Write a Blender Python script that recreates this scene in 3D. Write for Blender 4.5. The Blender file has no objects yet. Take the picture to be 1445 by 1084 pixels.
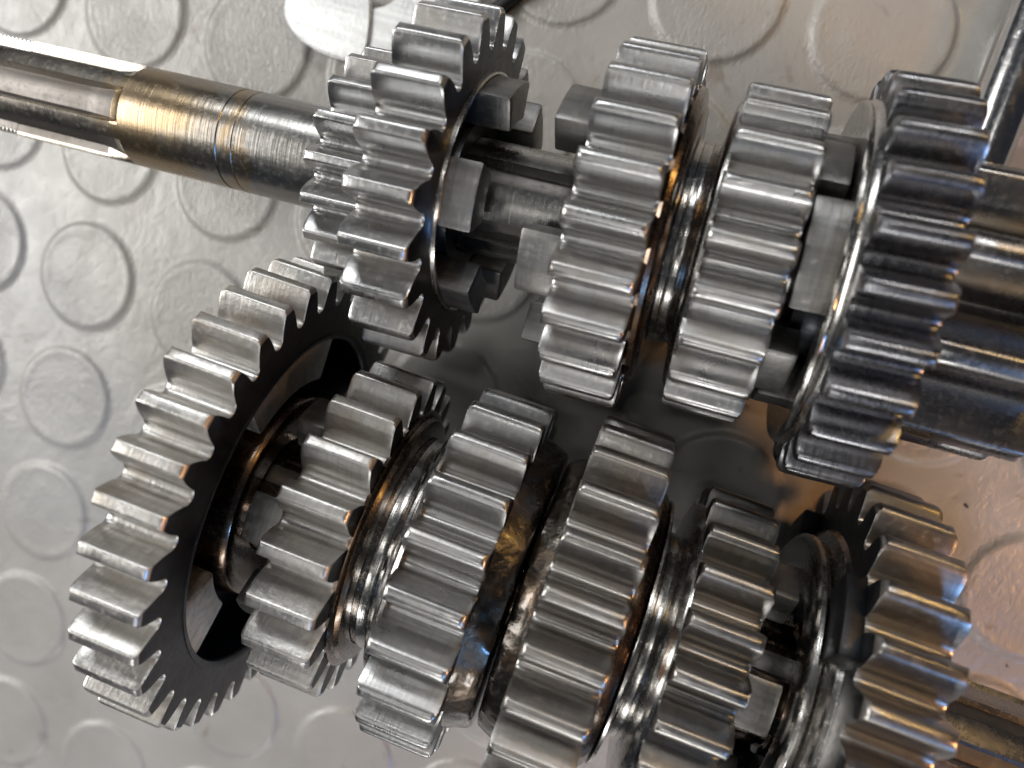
import bpy, bmesh, math, random
from mathutils import Vector, Matrix
random.seed(7)
PI = math.pi
U = 0.032                      # one stud spacing of the mat in metres (all lengths below are in studs)
scene = bpy.context.scene
C = scene.collection

def W(x, y, z=0.0):            # mat coordinates (x right, y down the photo, z up) to world metres
    return Vector((x*U, -y*U, z*U))

# ------------------------------------------------------------------ camera
cam = bpy.data.cameras.new('camera')
cam_ob = bpy.data.objects.new('camera', cam)
C.objects.link(cam_ob)
scene.camera = cam_ob
cx = Vector((0.93450735, 0.2772949, -0.22316708))
cy = Vector((0.31127305, -0.94075083, 0.13452496))
cz = Vector((-0.17264154, -0.19518046, -0.965453))
cam_ob.matrix_world = Matrix.Translation(W(4.4265328, 0.63587343, 5.46556508)) @ \
    Matrix((cx, -cy, -cz)).transposed().to_4x4()
cam.sensor_fit = 'HORIZONTAL'
cam.sensor_width = 36.0
cam.lens = 36.0*1152.37/1445.0
cam.clip_start = 0.005
cam.clip_end = 20.0
cam.dof.use_dof = True
cam.dof.focus_distance = 4.1*U
cam.dof.aperture_fstop = 14.0
scene.render.resolution_x = 1024
scene.render.resolution_y = 768
scene.render.engine = 'CYCLES'
scene.cycles.caustics_reflective = False
scene.cycles.caustics_refractive = False
scene.view_settings.view_transform = 'Standard'
scene.view_settings.look = 'None'
scene.view_settings.exposure = 0.22
scene.view_settings.gamma = 1.0

# ------------------------------------------------------------------ world: the dim room round the bench
world = bpy.data.worlds.new('World')
scene.world = world
world.use_nodes = True
bg = world.node_tree.nodes['Background']
bg.inputs[0].default_value = (0.60, 0.76, 1.0, 1)
bg.inputs[1].default_value = 0.03

# ------------------------------------------------------------------ lamps
MID = W(4.0, 1.7, 0.8)
GR = Vector((0.958, 0.284, 0)).normalized()      # ground direction that points right in the photo
GU = Vector((-0.284, 0.958, 0)).normalized()     # ground direction that points up in the photo
def lamp(name, az, el, dist, sx, sy, power, col, roll=0.0):
    d = bpy.data.lights.new(name, 'AREA')
    d.shape = 'RECTANGLE'; d.size = sx; d.size_y = sy
    d.energy = power; d.color = col
    o = bpy.data.objects.new(name, d); C.objects.link(o)
    a, e = math.radians(az), math.radians(el)
    v = (GR*math.cos(a) + GU*math.sin(a))*math.cos(e) + Vector((0, 0, math.sin(e)))
    o.location = MID + v*dist
    o.rotation_euler = (v.to_track_quat('Z', 'Y').to_matrix() @ Matrix.Rotation(math.radians(roll), 3, 'Z')).to_euler()
    return o
lamp('window_light', 164, 37, 1.20, 0.74, 0.46, 11.2, (1.0, 0.975, 0.94))
lamp('window_light', 100, 30, 1.30, 0.55, 0.20, 4.2, (0.96, 0.98, 1.0))
lamp('window_light', 62, 40, 1.10, 0.16, 0.10, 1.0, (0.97, 0.985, 1.0))
lamp('overhead_fill_light', 196, 74, 1.30, 0.34, 0.16, 0.45, (1.0, 0.985, 0.96))  # soft overhead fill, added to give tooth tips a grey sheen
lamp('door_light', 262, 26, 1.10, 0.50, 0.11, 2.6, (1.0, 0.985, 0.96))
lamp('blue_sky_light', 306, 38, 0.90, 0.16, 0.07, 1.5, (0.22, 0.48, 1.0))
lamp('warm_lamp', 40, 36, 0.34, 0.05, 0.014, 0.085, (1.0, 0.58, 0.15))
lamp('warm_room_light', 338, 30, 0.27, 0.05, 0.03, 0.26, (1.0, 0.50, 0.20))
lamp('ceiling_strip_light', 80, 78, 0.9, 0.09, 0.012, 0.30, (1.0, 0.98, 0.95), 20)
lamp('ceiling_strip_light', 262, 66, 0.9, 0.11, 0.014, 0.55, (1.0, 0.98, 0.95), 14)

# ------------------------------------------------------------------ materials
def nmat(name):
    m = bpy.data.materials.new(name); m.use_nodes = True
    nt = m.node_tree
    b = nt.nodes['Principled BSDF']
    return m, nt, b
def N(nt, t, **kw):
    n = nt.nodes.new(t)
    for k, v in kw.items():
        if hasattr(n, k): setattr(n, k, v)
        else: n.inputs[k].default_value = v
    return n
def coords(nt, sc=(1, 1, 1)):
    tc = nt.nodes.new('ShaderNodeTexCoord')
    mp = nt.nodes.new('ShaderNodeMapping')
    mp.inputs['Scale'].default_value = tuple(s/U for s in sc)
    nt.links.new(tc.outputs['Object'], mp.inputs['Vector'])
    return mp.outputs['Vector']
def noise(nt, vec, scale, detail=4, rough=0.55, dist=0.0):
    n = nt.nodes.new('ShaderNodeTexNoise')
    n.inputs['Scale'].default_value = scale
    n.inputs['Detail'].default_value = detail
    n.inputs['Roughness'].default_value = rough
    n.inputs['Distortion'].default_value = dist
    nt.links.new(vec, n.inputs['Vector'])
    return n.outputs['Fac']
def ramp(nt, fac, stops):
    r = nt.nodes.new('ShaderNodeValToRGB')
    el = r.color_ramp.elements
    while len(el) < len(stops): el.new(0.5)
    for e, (p, c) in zip(el, stops):
        e.position = p
        e.color = (c, c, c, 1) if not isinstance(c, tuple) else (*c, 1)
    nt.links.new(fac, r.inputs['Fac'])
    return r.outputs['Color']
def mix(nt, a, b, fac, mode='MIX'):
    m = nt.nodes.new('ShaderNodeMix'); m.data_type = 'RGBA'; m.blend_type = mode
    def put(s, v):
        if hasattr(v, 'default_value') or hasattr(v, 'links'): nt.links.new(v, s)
        elif isinstance(v, (int, float)): s.default_value = v
        else: s.default_value = (*v, 1)
    put(m.inputs[0], fac); put(m.inputs[6], a); put(m.inputs[7], b)
    return m.outputs[2]
def bump(nt, h, strength, dist, prev=None):
    b = nt.nodes.new('ShaderNodeBump')
    b.inputs['Strength'].default_value = strength
    b.inputs['Distance'].default_value = dist*U
    nt.links.new(h, b.inputs['Height'])
    if prev: nt.links.new(prev, b.inputs['Normal'])
    return b.outputs['Normal']

def steel(name, base=(0.50, 0.495, 0.485), rough=(0.25, 0.38), stain=(0.20, 0.14, 0.07), stain_amt=0.35,
          lines=0.35, coat=0.25, pit=0.12, dark=0.0):
    m, nt, b = nmat(name)
    v = coords(nt)
    vx = coords(nt, (60, 2.0, 2.0))       # machining marks round the axis
    va = coords(nt, (1.6, 22, 22))        # wear drawn out along the axis
    big = noise(nt, v, 3.2, 5, 0.6, 0.4)
    fine = noise(nt, v, 34, 4, 0.6)
    ring = noise(nt, vx, 1.0, 2, 0.5)
    along = noise(nt, va, 1.0, 3, 0.6)
    col = mix(nt, base, tuple(c*0.72 for c in base), ramp(nt, along, [(0.35, 0.0), (0.7, 1.0)]))
    col = mix(nt, col, tuple(min(1, c*1.25) for c in base), ramp(nt, fine, [(0.55, 0.0), (0.75, 0.35)]))
    col = mix(nt, col, stain, ramp(nt, big, [(0.50, 0.0), (0.72, stain_amt)]))
    col = mix(nt, col, tuple(c*0.62 for c in base), ramp(nt, ring, [(0.52, 0.0), (0.66, 0.5*lines+.1)]))
    nt.links.new(col, b.inputs['Base Color'])
    b.inputs['Metallic'].default_value = 1.0
    r0 = mix(nt, (rough[0],)*3, (rough[1],)*3, ramp(nt, big, [(0.3, 0.0), (0.7, 1.0)]))
    r1 = mix(nt, r0, (min(1, rough[1]+0.15),)*3, ramp(nt, fine, [(0.5, 0.0), (0.8, 0.7)]))
    nt.links.new(r1, b.inputs['Roughness'])
    n = bump(nt, ring, lines, 0.0022)
    n = bump(nt, fine, pit, 0.0032, n)
    n = bump(nt, along, 0.14, 0.005, n)
    nt.links.new(n, b.inputs['Normal'])
    b.inputs['Coat Weight'].default_value = coat
    b.inputs['Coat Roughness'].default_value = 0.12
    cb = bump(nt, big, 0.2, 0.01)
    nt.links.new(cb, b.inputs['Coat Normal'])
    return m

M = {}
M['teeth'] = steel('ground_tooth_steel')
M['teeth_pale'] = steel('worn_pale_tooth_steel', base=(0.62, 0.605, 0.575), rough=(0.30, 0.5), stain_amt=0.5, lines=0.5, pit=0.6)
M['teeth_dark'] = steel('blued_tooth_steel', base=(0.36, 0.345, 0.325), rough=(0.26, 0.42), stain_amt=0.2, lines=0.25, coat=0.12)
M['face'] = steel('oiled_shaded_face_steel', base=(0.052, 0.055, 0.062), rough=(0.30, 0.46), stain=(0.05, 0.035, 0.02), lines=0.2, pit=0.15, coat=0.08)  # oily steel, painted near black for the dark gaps it would mirror
M['polished'] = steel('polished_collar_steel', base=(0.46, 0.445, 0.42), rough=(0.16, 0.27), stain_amt=0.35, lines=0.8, pit=0.1, coat=0.5)
M['brown'] = steel('brown_oiled_collar_steel', base=(0.15, 0.105, 0.075), rough=(0.16, 0.34), stain=(0.30, 0.16, 0.05), lines=0.4, pit=0.2, coat=0.6)
M['cast'] = steel('rough_cast_steel', base=(0.11, 0.095, 0.08), rough=(0.20, 0.36), stain=(0.20, 0.10, 0.03), stain_amt=0.5, lines=0.0, pit=1.0, coat=0.7)
M['dog'] = steel('dog_clutch_steel', base=(0.27, 0.265, 0.255), rough=(0.36, 0.5), stain_amt=0.2, lines=0.3, pit=0.4, coat=0.1)
M['slot'] = steel('milled_slot_steel', base=(0.15, 0.14, 0.13), rough=(0.38, 0.5), stain_amt=0.1, lines=0.1, pit=0.1, coat=0.0)
M['shaft'] = steel('turned_shaft_steel', base=(0.37, 0.36, 0.34), rough=(0.24, 0.34), stain_amt=0.10, lines=0.4, pit=0.12, coat=0.08)
M['teeth_smooth'] = steel('dark_smooth_tooth_steel', base=(0.25, 0.25, 0.26), rough=(0.22, 0.34), stain_amt=0.15, lines=0.3, pit=0.1, coat=0.15)  # darker, smoother base than the other tooth steels
M['pinion'] = steel('dark_polished_pinion_steel', base=(0.30, 0.295, 0.29), rough=(0.22, 0.32), stain_amt=0.15, lines=0.1, pit=0.08, coat=0.2)
M['chrome'] = steel('chrome_plate', base=(0.70, 0.70, 0.70), rough=(0.13, 0.18), stain=(.4,.4,.4), stain_amt=0.1, lines=0.05, pit=0.0, coat=0.0)

def rubber(name, wrinkle):
    m, nt, b = nmat(name)
    v = coords(nt)
    geo = nt.nodes.new('ShaderNodeNewGeometry')
    mp = nt.nodes.new('ShaderNodeMapping')
    mp.inputs['Rotation'].default_value = (0, 0, math.radians(-38))
    mp.inputs['Scale'].default_value = (1/U, 0.42/U, 1/U)
    nt.links.new(geo.outputs['Position'], mp.inputs['Vector'])
    w = mp.outputs['Vector']
    mq = nt.nodes.new('ShaderNodeMapping')
    mq.inputs['Scale'].default_value = (1/U, 1/U, 1/U)
    nt.links.new(geo.outputs['Position'], mq.inputs['Vector'])
    g = mq.outputs['Vector']
    big = noise(nt, g, 0.9, 4, 0.6, 0.3)
    mid = noise(nt, g, 4.0, 5, 0.65, 0.5)
    wr = noise(nt, w, 46, 3, 0.6, 0.5)
    patch = noise(nt, g, 1.4, 2, 0.5)
    spots = noise(nt, g, 3.1, 3, 0.7, 0.8)
    col = mix(nt, (0.295, 0.283, 0.262), (0.36, 0.348, 0.325), ramp(nt, big, [(0.35, 0.0), (0.65, 1.0)]))
    col = mix(nt, col, (0.30, 0.29, 0.27), ramp(nt, mid, [(0.52, 0.0), (0.75, 0.55)]))
    col = mix(nt, col, (0.17, 0.13, 0.085), ramp(nt, spots, [(0.64, 0.0), (0.76, 0.75)]))
    nt.links.new(col, b.inputs['Base Color'])
    rr = mix(nt, (0.30,)*3, (0.50,)*3, ramp(nt, mid, [(0.35, 0.0), (0.7, 1.0)]))
    nt.links.new(rr, b.inputs['Roughness'])
    b.inputs['Specular IOR Level'].default_value = 0.6
    amt = mix(nt, (0.0,)*3, wr, ramp(nt, patch, [(0.38, 0.25), (0.62, 1.0)]))
    n = bump(nt, amt, wrinkle, 0.018)
    n = bump(nt, mid, 0.35, 0.03, n)
    nt.links.new(n, b.inputs['Normal'])
    b.inputs['Coat Weight'].default_value = 0.25
    b.inputs['Coat Roughness'].default_value = 0.16
    nt.links.new(n, b.inputs['Coat Normal'])
    return m
M['rubber'] = rubber('grey_smooth_rubber', 0.22)
M['stud'] = rubber('grey_wrinkled_rubber', 0.55)
def stained():
    m = M['shaft'].copy(); m.name = 'amber_stained_shaft_steel'
    nt = m.node_tree; b = nt.nodes['Principled BSDF']
    old = b.inputs['Base Color'].links[0].from_socket
    tc = nt.nodes.new('ShaderNodeTexCoord'); sx = nt.nodes.new('ShaderNodeSeparateXYZ')
    nt.links.new(tc.outputs['Object'], sx.inputs[0])
    v = coords(nt, (3, 3, 3)); w = noise(nt, v, 1.0, 3, .6)
    mr = nt.nodes.new('ShaderNodeMath'); mr.operation = 'MULTIPLY_ADD'
    nt.links.new(sx.outputs['X'], mr.inputs[0]); mr.inputs[1].default_value = 1/U; 
    nt.links.new(w, mr.inputs[2])
    # axial position (studs from the thing's origin at s = -2.0) plus noise
    r = nt.nodes.new('ShaderNodeMapRange'); r.inputs[1].default_value = -1.0; r.inputs[2].default_value = 1.5
    nt.links.new(mr.outputs[0], r.inputs[0])
    k = lambda s: (s+2.0+.5+1.0)/2.5
    f = ramp(nt, r.outputs[0], [(k(-2.90), .25), (k(-2.75), .9), (k(-2.55), 1.0), (k(-2.35), .35), (k(-2.2), .15), (k(-2.12), .9), (k(-2.06), .5), (k(-2.0), .0)])
    col = mix(nt, old, (.36, .27, .165), f)
    nt.links.new(col, b.inputs['Base Color'])
    return m
M['stained_shaft'] = stained()

# ------------------------------------------------------------------ object helpers
def link(name, me, mat, parent=None, smooth=35):
    if mat and not me.materials: me.materials.append(mat)
    o = bpy.data.objects.new(name, me); C.objects.link(o)
    if parent: o.parent = parent
    if smooth: shade(me, smooth)
    return o
def shade(me, deg):
    if me.get('_s'): return
    me['_s'] = 1
    for p in me.polygons: p.use_smooth = True
    bm = bmesh.new(); bm.from_mesh(me)
    lim = math.radians(deg)
    for e in bm.edges:
        if len(e.link_faces) == 2 and e.calc_face_angle(0) > lim: e.smooth = False
    bm.to_mesh(me); bm.free()
def obj_from(name, verts, faces, mat, parent=None, smooth=35):
    me = bpy.data.meshes.new(name)
    me.from_pydata(verts, [], faces)
    bm = bmesh.new(); bm.from_mesh(me)
    bmesh.ops.recalc_face_normals(bm, faces=bm.faces); bm.to_mesh(me); bm.free()
    return link(name, me, mat, parent, smooth)
def empty(name, label, cat, group=None, mw=None):
    o = bpy.data.objects.new(name, None); C.objects.link(o)
    o.empty_display_size = 0.01
    if mw is not None: o.matrix_world = mw
    o['label'] = label; o['category'] = cat
    if group: o['group'] = group
    return o
OFF = [0.0]                    # axial position of the thing being built
def P3(s, r, th):              # axial position, radius, angle (0 = up, negative = towards the top of the photo)
    return ((s-OFF[0])*U, -r*math.sin(th)*U, r*math.cos(th)*U)
def axis_frame(A, d, s, ty=0.0, tz=0.0):
    OFF[0] = s
    d = Vector((d[0], -d[1], -d[2])).normalized()
    up = Vector((0, 0, 1)); z = (up - d*up.dot(d)).normalized(); y = z.cross(d)
    o = W(A[0], A[1], -A[2]) + d*s*U
    if ty or tz:                # a loose gear leaning a little on its shaft
        d = (d - y*ty + z*tz).normalized(); z = (z - d*z.dot(d)).normalized(); y = z.cross(d)
    m = Matrix((d, y, z)).transposed().to_4x4(); m.translation = o
    return m
UA = ((4, .551, -1.2169), (.9987, -.05, -.0077))
LA = ((4, 2.5364, -1.2782), (.9994, .0191, .0306))

def lathe(name, prof, mat, parent, n=120, closed=True, wob=0.0, smooth=30):
    verts = []; faces = []
    m = len(prof)
    for i, (s, r) in enumerate(prof):
        for k in range(n):
            th = 2*PI*k/n
            rr = r
            if wob and 0 < i < m-1:
                rr += wob*(math.sin(th*7+i)*.35+math.sin(th*17+i*2.1)*.3+random.uniform(-.5, .5))
            verts.append(P3(s, rr, th))
    for i in range(m if closed else m-1):
        j = (i+1) % m
        for k in range(n):
            q = (k+1) % n
            faces.append((i*n+k, i*n+q, j*n+q, j*n+k))
    return obj_from(name, verts, faces, mat, parent, smooth)

def tooth_profile(Nt, R, tipw=0.80, tiprnd=0.22):
    """points of one tooth: (radius, angle), root centre to root centre"""
    mod = 2*R/(Nt+2)
    rp = R-mod; rr = R-2.38*mod
    pitch = 2*PI/Nt
    ht = tipw*mod/2/R                    # half angle of the land
    hp = 1.54*mod/2/rp                   # half angle on the pitch circle
    hb = 1.90*mod/2/(rr+.55*mod)
    half = []
    # land with rounded shoulder
    rd = tiprnd*mod
    half.append((R, 0.0)); half.append((R, ht*0.55))
    half[-1] = (R-rd*.02, ht-rd*.9/R)
    half.append((R-rd*.10, ht-rd*.40/R)); half.append((R-rd*.36, ht-rd*.02/R)); half.append((R-rd*.9, ht+rd*.26/R))
    def cur(t):                          # flank from tip to base
        r = (R-rd*.9)*(1-t)+(rr+.55*mod)*t
        a0 = ht+rd*.26/R
        # quadratic through tip, pitch, base
        tp = ((R-rd*.9)-rp)/((R-rd*.9)-(rr+.55*mod))
        a = a0*(t-tp)*(t-1)/((0-tp)*(0-1)) + hp*(t-0)*(t-1)/((tp)*(tp-1)) + hb*(t)*(t-tp)/((1)*(1-tp))
        return (r, a)
    for t in (.2, .4, .6, .8, 1.0): half.append(cur(t))
    hroot = pitch/2
    for q in (15, 30, 45, 60, 75, 90):          # round root
        w = math.radians(q)
        half.append((rr+.55*mod*(1-math.sin(w)), hb+(hroot-hb)*(1-math.cos(w))))
    pts = [(r, -a) for r, a in reversed(half[1:])] + half[:-1]
    return pts, mod, rr

def toothed(name, Nt, R, s1, s2, ph, mat, parent, rin, endr=0.035, facemat=None, dish=0.0, tipw=0.80, dings=0, rnd_=0.22):
    pts, mod, rr = tooth_profile(Nt, R, tipw, rnd_)
    pitch = 2*PI/Nt
    ring = [(r, a+ph+k*pitch, k) for k in range(Nt) for r, a in pts]
    n = len(ring)
    # axial sections: cap radius limits round the tooth ends
    sec = [(0.0, R-endr*1.25, .012), (endr*.22, R-endr*.62, .006), (endr*.6, R-endr*.18, .002), (endr*1.3, R+1, 0)]
    L = []
    for off, cap, ins in sec: L.append((s1+off, cap, ins))
    for t in (.2, .4, .6, .8): L.append((s1+endr*1.3+(s2-s1-endr*2.6)*t, R+1, 0))
    for off, cap, ins in reversed(sec): L.append((s2-off, cap, ins))
    rnd = random.Random(int(R*1000)+Nt)
    nick = {}
    for _ in range(dings): nick[(rnd.randrange(Nt), rnd.randrange(2, len(L)-2))] = rnd.uniform(.15, .4)*mod*.35
    verts = []; faces = []
    def face_ring(s, r):
        base = len(verts)
        for (_, a, k) in ring: verts.append(P3(s, r, a))
        return base
    rows = []
    rf = rr-.10*mod
    rows.append(face_ring(s1+dish, rin)); rows.append(face_ring(s1+dish, rin+(rf-rin)*.9)); rows.append(face_ring(s1, rf))
    nface = len(rows)-1
    for i, (s, cap, ins) in enumerate(L):
        base = len(verts)
        for (r, a, k) in ring:
            q = min(r, cap-(0 if r > rr+mod*.3 else 0))
            dep = nick.get((k, i), 0) if r > R-.4*mod else 0
            verts.append(P3(s, q-dep-(ins if r < R-.5*mod else 0)*.5, a))
        rows.append(base)
    rows.append(face_ring(s2, rf)); rows.append(face_ring(s2-dish, rin+(rf-rin)*.9)); rows.append(face_ring(s2-dish, rin))
    nr = len(rows)
    mats = []
    for i in range(nr):
        j = (i+1) % nr
        for k in range(n):
            q = (k+1) % n
            faces.append((rows[i]+k, rows[i]+q, rows[j]+q, rows[j]+k))
            mats.append(1 if (i < nface+1 or i >= nr-nface-2) else 0)
    me = bpy.data.meshes.new(name)
    me.from_pydata(verts, [], faces)
    me.materials.append(mat); me.materials.append(facemat or M['face'])
    for p, mi in zip(me.polygons, mats): p.material_index = mi
    bm = bmesh.new(); bm.from_mesh(me); bmesh.ops.recalc_face_normals(bm, faces=bm.faces); bm.to_mesh(me); bm.free()
    return link(name, me, None, parent, 38)

def sector_mesh(name, r1, r2, half, s1, s2, bev=0.018, nseg=8):
    """block between two radii, centred on angle 0"""
    bm = bmesh.new()
    g = {}
    for i in range(nseg+1):
        a = -half+2*half*i/nseg
        for j, r in enumerate((r1, r2)):
            for k, s in enumerate((s1, s2)): g[i, j, k] = bm.verts.new(P3(s, r, a))
    for i in range(nseg):
        for j in (0, 1): bm.faces.new((g[i, j, 0], g[i+1, j, 0], g[i+1, j, 1], g[i, j, 1]))
        for k in (0, 1): bm.faces.new((g[i, 0, k], g[i+1, 0, k], g[i+1, 1, k], g[i, 1, k]))
    for i in (0, nseg): bm.faces.new((g[i, 0, 0], g[i, 1, 0], g[i, 1, 1], g[i, 0, 1]))
    bmesh.ops.recalc_face_normals(bm, faces=bm.faces)
    ed = [e for e in bm.edges if len(e.link_faces) == 2 and e.calc_face_angle(0) > 0.8]
    bmesh.ops.bevel(bm, geom=ed, offset=bev*U, segments=2, affect='EDGES', profile=0.6)
    me = bpy.data.meshes.new(name); bm.to_mesh(me); bm.free()
    return me
def dogs(parent, mat, r1, r2, half, s1, s2, angs, bev=0.018, name='dog'):
    me = sector_mesh(name, r1, r2, half, s1, s2, bev)
    for a in angs:
        o = link(name, me, mat, parent, 35)
        o.rotation_euler = (a, 0, 0)       # the angle grows towards the bottom of the photo
    return me

# ------------------------------------------------------------------ the mat with its studs
def build_mat():
    x0, x1, y0, y1 = -7.5, 13.5, -7.5, 12.5
    verts = [W(x0, y0, -.021), W(x1, y0, -.021), W(x1, y1, -.021), W(x0, y1, -.021),
             W(x0, y0, -.14), W(x1, y0, -.14), W(x1, y1, -.14), W(x0, y1, -.14)]
    faces = [(0, 1, 2, 3), (7, 6, 5, 4), (0, 4, 5, 1), (1, 5, 6, 2), (2, 6, 7, 3), (3, 7, 4, 0)]
    o = obj_from('studded_mat', [tuple(v) for v in verts], faces, M['rubber'], None, 20)
    o['kind'] = 'structure'
    prof = [(.452, -.0215), (.440, -.0208), (.428, -.0190), (.417, -.0158), (.407, -.0110), (.399, -.0055), (.391, -.0008), (.381, .0022), (.368, .0034), (.352, .0030),
            (.335, .0014), (.31, 0), (.24, 0), (.12, 0)]
    n = 72; vs = []; fs = []
    for r, z in prof:
        for k in range(n):
            a = 2*PI*k/n
            vs.append((r*U*math.cos(a), r*U*math.sin(a), z*U))
    vs.append((0, 0, -.001*U))
    for i in range(len(prof)-1):
        for k in range(n):
            q = (k+1) % n
            fs.append((i*n+k, i*n+q, (i+1)*n+q, (i+1)*n+k))
    b = (len(prof)-1)*n
    for k in range(n): fs.append((b+k, b+(k+1) % n, len(vs)-1))
    me = None
    for i in range(-3, 11):
        for j in range(-3, 9):
            if me is None:
                st = obj_from('stud', vs, fs, M['stud'], o, 60); me = st.data
            else:
                st = bpy.data.objects.new('stud', me); C.objects.link(st); st.parent = o
            st.location = W(i+random.uniform(-.004, .004), j+random.uniform(-.004, .004), 0)
            st.rotation_euler = (0, 0, random.uniform(0, 6.28))
    return o
build_mat()

# ------------------------------------------------------------------ input shaft (upper) with its splines, thread and pinion
def fluted(name, s1, s2, R, nfl, depth, wid, ph, mat, parent, end_run=0.0, start_run=0.0, nrow=14, caps=True, thread=0.0):
    """bar with nfl grooves of angular width wid; grooves run out at the ends"""
    n = 180; verts = []; faces = []
    rows = [s1+(s2-s1)*i/(nrow-1) for i in range(nrow)]
    if end_run: rows += [s2-end_run*(1-t) for t in (0, .25, .5, .7, .85, .95)]
    if start_run: rows += [s1+start_run*t for t in (0.02, .1, .3, .6, 1)]
    rows = sorted(set(rows))
    if thread: rows = [s1+thread*(i+t) for i in range(int((s2-s1)/thread)) for t in (0, .35, .6, .95)]
    for ri, s in enumerate(rows):
        k1 = 1.0
        if end_run: k1 = min(1.0, max(0.0, (s2-s)/end_run))**.55
        if start_run: k1 = min(k1, max(0.0, (s-s1)/start_run)**.55)
        for k in range(n):
            th = 2*PI*k/n
            d = ((th-ph) % (2*PI/nfl)); d = min(d, 2*PI/nfl-d)     # distance from a groove centre
            w = wid/2
            g = max(0.0, min(1.0, (w-d)/(.09*w)+.5))
            g = g*g*(3-2*g)
            rr = R-(0.011 if thread and ri % 4 in (0, 3) else 0)
            verts.append(P3(s, min(rr, R-depth*k1*g), th))
    m = len(rows)
    for i in range(m-1):
        for k in range(n):
            q = (k+1) % n
            faces.append((i*n+k, i*n+q, (i+1)*n+q, (i+1)*n+k))
    if caps:
        faces.append(tuple(range(n))); faces.append(tuple((m-1)*n+k for k in reversed(range(n))))
    o = obj_from(name, verts, faces, mat, parent, 32)
    o.data.materials.append(M['slot'])          # the milled groove floors are duller than the ground lands
    lim = (R-depth*.6)*U
    for p in o.data.polygons:
        if math.hypot(p.center.y, p.center.z) < lim and len(p.vertices) == 4: p.material_index = 1
    return o

mu = lambda s: axis_frame(*UA, s)
ml = lambda s: axis_frame(*LA, s)

sh = empty('input_shaft', 'bare steel shaft at upper left with flutes, a thread and an amber oil stain', 'shaft', None, mu(-2.0))
fluted('fluted_end', -3.62, -2.80, .277, 6, .058, .68, -0.10, M['stained_shaft'], sh, end_run=.22)
fluted('thread', -4.35, -3.60, .274, 6, .058, .68, -0.10, M['shaft'], sh, thread=.028)
body = [(-2.80, .01), (-2.80, .277), (-2.22, .277), (-2.195, .2765), (-2.19, .272), (-2.175, .272), (-2.17, .2768), (-2.10, .2768),
        (-2.095, .2735), (-2.08, .2735), (-2.075, .277), (-1.1, .277), (-1.1, .01)]
lathe('journal', body, M['stained_shaft'] if 'stained_shaft' in M else M['shaft'], sh, 144)
fluted('splined_middle', -1.1, 1.40, .300, 6, .060, .38, .60, M['shaft'], sh, nrow=10)
toothed('pinion', 9, .685, 1.375, 1.97, -.39, M['pinion'], sh, .05, .035, M['pinion'], tipw=.92, dings=0, rnd_=.35)
lathe('end_journal', [(1.97, .01), (1.97, .34), (2.6, .34), (2.6, .01)], M['shaft'], sh)

# ------------------------------------------------------------------ gears on the input shaft
g = empty('small_gear', 'small narrow gear at the left of the upper shaft, half hidden behind a wider gear', 'gear', 'gears on the upper shaft', mu(-1.35))
toothed('toothed_rim', 19, .62, -1.50, -1.17, -.64, M['teeth'], g, .30, .018)

g = empty('window_gear', 'wide gear with dark right face, raised ring and square dogs, left on upper shaft', 'gear', 'gears on the upper shaft', mu(-.97))
toothed('toothed_rim', 22, .914, -1.148, -.807, -1.04, M['teeth'], g, .60, .022)
lathe('raised_ring', [(-.815, .600), (-.790, .604), (-.782, .612), (-.786, .622), (-.800, .626), (-.815, .626)], M['polished'], g, 160)
lathe('hub', [(-1.14, .305), (-1.14, .60), (-.90, .605), (-.885, .58), (-.885, .42), (-.82, .40), (-.82, .305)], M['face'], g, 120)
dogs(g, M['dog'], .42, .605, .275, -.90, -.625, [-1.12, .05, 1.17, 2.3, -2.25])

g = empty('double_gear', 'double gear with a fork groove between two rings of teeth, middle of upper shaft', 'gear', 'gears on the upper shaft', mu(.30))
toothed('toothed_rim', 23, .897, -.182, .190, -1.09, M['teeth'], g, .32, .024, tipw=.86, rnd_=.42)
lathe('flange', [(.190, .51), (.190, .735), (.205, .742), (.226, .735), (.236, .715), (.240, .668), (.252, .655), (.254, .52), (.254, .51)], M['brown'], g, 160)
lathe('fork_groove', [(.196, .32), (.196, .50), (.251, .50), (.256, .520), (.262, .505), (.285, .500), (.290, .507),
       (.305, .500), (.330, .502), (.336, .494), (.352, .500), (.362, .505), (.372, .56), (.380, .66), (.386, .69), (.402, .715), (.420, .72), (.420, .32)], M['polished'], g, 160)
t2 = toothed('toothed_rim', 21, .808, .408, .782, -.955, M['teeth'], g, .32, .024, tipw=.86, rnd_=.42)
dogs(g, M['dog'], .46, .67, .235, -.375, -.165, [.39+1.2566*k for k in range(5)])
dogs(g, M['dog'], .46, .655, .24, .780, .925, [-.85, .83, 2.4, -2.42])

g = empty('broad_gear', 'largest gear of the upper shaft, slightly blurred, with a bright rimmed collar', 'gear', 'gears on the upper shaft', axis_frame(*UA, 1.179, -.028, -.004))
toothed('toothed_rim', 26, .970, 1.002, 1.356, -.961, M['teeth_smooth'], g, .36, .032, M['face'], tipw=.90, rnd_=.5)
lathe('collar', [(1.005, .56), (1.005, .835), (.992, .832), (.975, .826), (.966, .816), (.955, .822), (.944, .820), (.939, .810), (.942, .78), (.950, .64), (.956, .58), (.97, .56)], M['polished'], g, 180)
lathe('hub', [(.86, .345), (.86, .42), (1.0, .44), (1.0, .345)], M['face'], g, 100)
dogs(g, M['dog'], .46, .655, .385, .805, .99, [-.13, 1.49, 3.02, -1.67])

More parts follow.
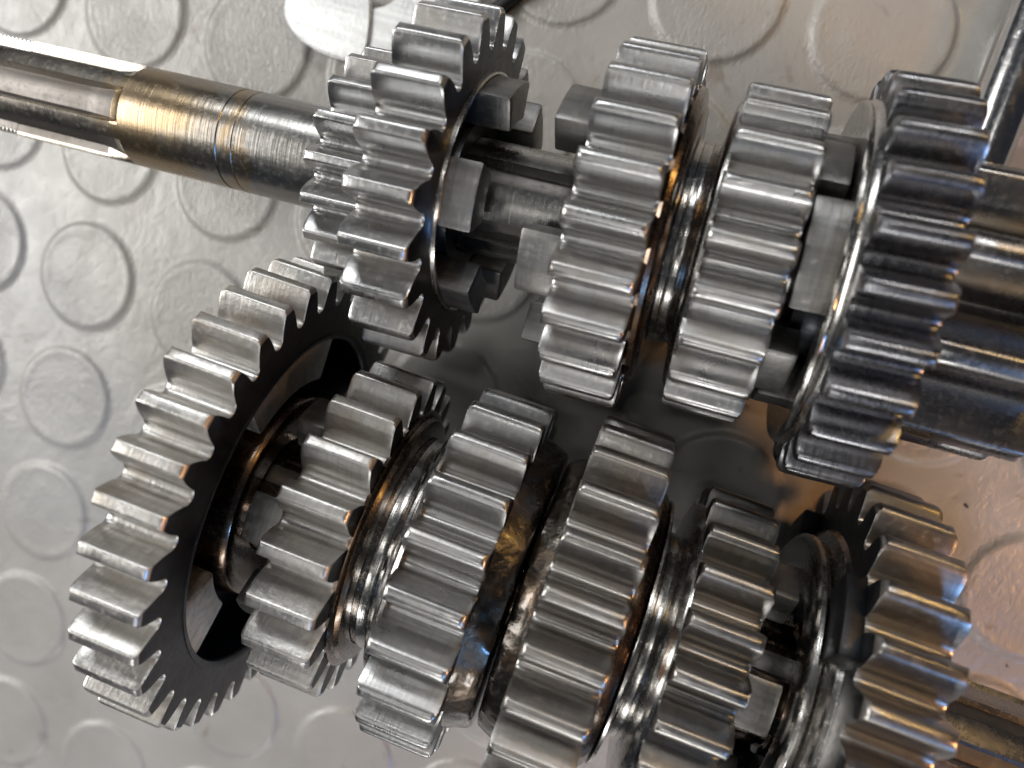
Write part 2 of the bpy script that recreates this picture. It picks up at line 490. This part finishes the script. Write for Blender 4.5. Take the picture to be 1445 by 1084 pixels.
# ------------------------------------------------------------------ output shaft (lower) and its gears
sh2 = empty('output_shaft', 'oily brown splined shaft seen in the bottom right corner past the last gear', 'shaft', None, ml(0))
fluted('splined_bar', -1.70, 1.45, .330, 6, .055, .45, .3, M['brown'], sh2, nrow=8)
fluted('splined_end', 1.45, 3.3, .365, 10, .030, .26, -1.70, M['pinion'], sh2, nrow=10)

g = empty('large_ring_gear', 'large gear at far left of lower row, dark face with deep round opening', 'gear', 'gears on the lower shaft', ml(-1.54))
toothed('toothed_rim', 36, 1.325, -1.714, -1.364, -1.43, M['teeth_pale'], g, .985, .020, tipw=.86)
lathe('web', [(-1.70, .50), (-1.70, .99), (-1.62, .99), (-1.615, .95), (-1.62, .60), (-1.60, .50)], M['face'], g, 160)
lathe('hub', [(-1.70, .34), (-1.70, .62), (-1.56, .625), (-1.44, .60), (-1.415, .595), (-1.402, .585), (-1.397, .57), (-1.402, .50), (-1.43, .34)], M['brown'], g, 160)
dogs(g, M['teeth_pale'], .70, .975, .46, -1.63, -1.40, [-1.22], .02)  # pale steel on both dog sets stands in for light on them
dogs(g, M['teeth_pale'], .66, .975, .27, -1.63, -1.42, [.66, 2.2, -2.7], .02)
lathe('bore_edge', [(-1.40, .99), (-1.40, .955), (-1.385, .950), (-1.372, .955), (-1.362, .97), (-1.360, .99)], M['face'], g, 160)

g = empty('sliding_gear', 'matt gear with polished fork groove on its right, second from left in lower row', 'gear', 'gears on the lower shaft', ml(-.93))
toothed('toothed_rim', 21, .919, -1.114, -.751, -1.634, M['teeth_pale'], g, .33, .022)
lathe('flange', [(-.76, .60), (-.76, .735), (-.742, .742), (-.730, .728), (-.724, .705), (-.714, .702), (-.700, .695), (-.694, .66), (-.690, .615), (-.690, .60)], M['brown'], g, 180)
lathe('fork_groove', [(-.76, .34), (-.76, .595), (-.680, .595),
      (-.655, .60), (-.650, .607), (-.62, .60), (-.60, .603), (-.595, .595), (-.570, .603), (-.562, .63), (-.558, .68), (-.552, .715), (-.540, .722), (-.525, .722), (-.515, .70), (-.515, .34)], M['polished'], g, 180)
dogs(g, M['dog'], .46, .66, .20, -1.315, -1.10, [-.19+1.047*k for k in range(6)])

g = empty('bright_gear', 'gear with bright oily teeth and a rough hub, third from left in lower row', 'gear', 'gears on the lower shaft', ml(-.28))
toothed('toothed_rim', 22, .979, -.479, -.082, -1.613, M['teeth'], g, .34, .024, tipw=.86, rnd_=.42)
lathe('chamfered_shoulder', [(-.505, .34), (-.505, .80), (-.495, .825), (-.475, .835), (-.475, .34)], M['polished'], g, 160)
lathe('cast_hub', [(-.09, .34), (-.09, .815), (-.06, .805), (-.03, .795), (0, .785), (.03, .775), (.045, .765), (.053, .745), (.053, .34)], M['cast'], g, 220, wob=.006)

g = empty('plain_gear', 'dull grey gear between a rough hub and a brown collar, lower row', 'gear', 'gears on the lower shaft', ml(.37))
toothed('toothed_rim', 25, 1.050, .179, .568, -1.4475, M['teeth_dark'], g, .34, .024, tipw=.86, rnd_=.42)
lathe('cast_hub', [(.073, .34), (.073, .715), (.085, .735), (.11, .75), (.14, .765), (.17, .775), (.19, .78), (.19, .34)], M['cast'], g, 220, wob=.008)
lathe('brown_collar', [(.56, .34), (.56, .80), (.580, .795), (.605, .765), (.632, .735), (.640, .72), (.640, .34)], M['brown'], g, 180)

g = empty('groove_gear', 'small lower gear with grooved collar and dogs, amber glint on an upper tooth', 'gear', 'gears on the lower shaft', ml(1.0))
toothed('toothed_rim', 22, .871, .822, 1.168, -1.437, M['teeth_dark'], g, .34, .024, tipw=.86, rnd_=.42)
lathe('fork_groove', [(.650, .34), (.650, .70), (.655, .715), (.668, .715), (.674, .70), (.677, .60), (.684, .56), (.700, .555), (.706, .562), (.730, .555), (.745, .558),
      (.752, .55), (.768, .558), (.774, .60), (.778, .69), (.786, .735), (.800, .745), (.812, .755), (.830, .76), (.830, .34)], M['polished'], g, 180)
dogs(g, M['dog'], .46, .665, .19, 1.16, 1.335, [-1.24+1.0*k for k in range(6)])

g = empty('last_gear', 'blurred gear at right end of lower row with blue glints on its tooth ends', 'gear', 'gears on the lower shaft', ml(1.69))
toothed('toothed_rim', 28, 1.172, 1.507, 1.880, -1.574, M['teeth_dark'], g, .36, .034, M['face'], dings=0, tipw=.88, rnd_=.45)
lathe('collar', [(1.512, .50), (1.512, .86), (1.48, .845), (1.455, .80), (1.448, .76), (1.43, .79), (1.41, .80), (1.39, .795), (1.375, .775), (1.37, .74), (1.372, .66), (1.38, .60), (1.40, .58), (1.42, .50)], M['polished'], g, 180)
dogs(g, M['face'], .80, 1.0, .21, 1.42, 1.515, [-.84, .73, 2.3, -2.41])

# ------------------------------------------------------------------ things lying on the mat
def prism(name, pts, z0, z1, mat, parent=None, bev=.012):
    bm = bmesh.new()
    a = [bm.verts.new(W(x, y, z0)) for x, y in pts]; b = [bm.verts.new(W(x, y, z1)) for x, y in pts]
    bm.faces.new(a); bm.faces.new(b)
    n = len(pts)
    for i in range(n): bm.faces.new((a[i], a[(i+1) % n], b[(i+1) % n], b[i]))
    bmesh.ops.recalc_face_normals(bm, faces=bm.faces)
    bmesh.ops.bevel(bm, geom=[e for e in bm.edges if e.calc_face_angle(0) > .9], offset=bev*U, segments=3, affect='EDGES')
    me = bpy.data.meshes.new(name); bm.to_mesh(me); bm.free()
    return link(name, me, mat, parent, 35)
def smooth_poly(pts, it=2):
    for _ in range(it):
        out = []
        n = len(pts)
        for i in range(n):
            a, b = pts[i], pts[(i+1) % n]
            out += [(a[0]*.75+b[0]*.25, a[1]*.75+b[1]*.25), (a[0]*.25+b[0]*.75, a[1]*.25+b[1]*.75)]
        pts = out
    return pts
M['alloy'] = steel('cast_alloy', base=(0.66, 0.67, 0.67), rough=(0.42, 0.55), stain_amt=0.08, lines=0.0, pit=0.5, coat=0.0)
lev = empty('alloy_lever', 'flat pale cast alloy lever lying on the mat behind the upper shaft at the top', 'lever', None, Matrix.Translation(W(1.6, -.2, 0)))
def child_world(o, p):
    bpy.context.view_layer.update(); o.parent = p; o.matrix_parent_inverse = p.matrix_world.inverted()
pad = prism('pad', smooth_poly([(1.20, -.36), (1.225, -.20), (1.36, -.09), (1.56, -.035), (1.82, -.03), (1.885, -.12), (1.83, -.45), (1.78, -.47), (1.50, -.43)], 2), .01, .10, M['alloy'])
arm = prism('arm', smooth_poly([(1.80, -.40), (1.84, -.06), (2.15, .05), (2.6, .10), (2.7, -.3), (2.45, -.80), (2.10, -.85), (2.02, -.55), (1.92, -.43)], 2), .012, .075, M['alloy'])
child_world(pad, lev); child_world(arm, lev)

rod = empty('chrome_bar', 'thin polished chrome bar lying on the mat in the top right corner', 'bar', None,
            Matrix.Translation(W(5.725, .15, .165)) @ Matrix.Rotation(math.radians(90), 4, 'Z'))
OFF[0] = 0
lathe('bar_body', [(0, .01), (0, .14), (.02, .158), (3.9, .158), (3.92, .14), (3.92, .01)], M['chrome'], rod, 140)
lathe('bar_tip', [(-.06, .01), (-.06, .08), (-.04, .10), (0, .10), (0, .01)], M['chrome'], rod, 100)

m, nt, b = nmat('black_rubber')
b.inputs['Base Color'].default_value = (.012, .012, .014, 1); b.inputs['Roughness'].default_value = .45
def tube(name, pts, r, mat, n=14):
    verts = []; faces = []
    P = [Vector(p) for p in pts]
    for i, p in enumerate(P):
        t = (P[min(i+1, len(P)-1)]-P[max(i-1, 0)]).normalized()
        a = t.cross(Vector((0, 0, 1))).normalized(); c = a.cross(t)
        for k in range(n):
            th = 2*PI*k/n
            verts.append(tuple(p+(a*math.cos(th)+c*math.sin(th))*r*U))
    for i in range(len(P)-1):
        for k in range(n): faces.append((i*n+k, i*n+(k+1) % n, (i+1)*n+(k+1) % n, (i+1)*n+k))
    faces.append(tuple(range(n))); faces.append(tuple((len(P)-1)*n+k for k in reversed(range(n))))
    return obj_from(name, verts, faces, mat, None, 50)
path = []
for i in range(25):
    t = i/24
    path.append(W(2.55+1.05*t, -.42-.62*math.sin(t*PI*.62)**.8, .04))
c = tube('rubber_cord', path, .045, m); c['label'] = 'thin black rubber cord curving across the mat at the top edge'; c['category'] = 'cord'

def flake(x, y, r, label):
    o = prism('dirt_flake', [(x+r*math.cos(a)*(1+.3*math.sin(3*a)), y+r*.55*math.sin(a)+r*.5*math.cos(a)) for a in [i*PI/4 for i in range(8)]], -.020, -.012, M['black'], None, .002)
    o['label'] = label; o['category'] = 'dirt flake'
M['black'] = m
flake(6.445, 1.565, .018, 'small black flake lying on the mat right of the pinion')
flake(7.036, 2.466, .010, 'tiny dark grain on the mat between two studs at the right edge')
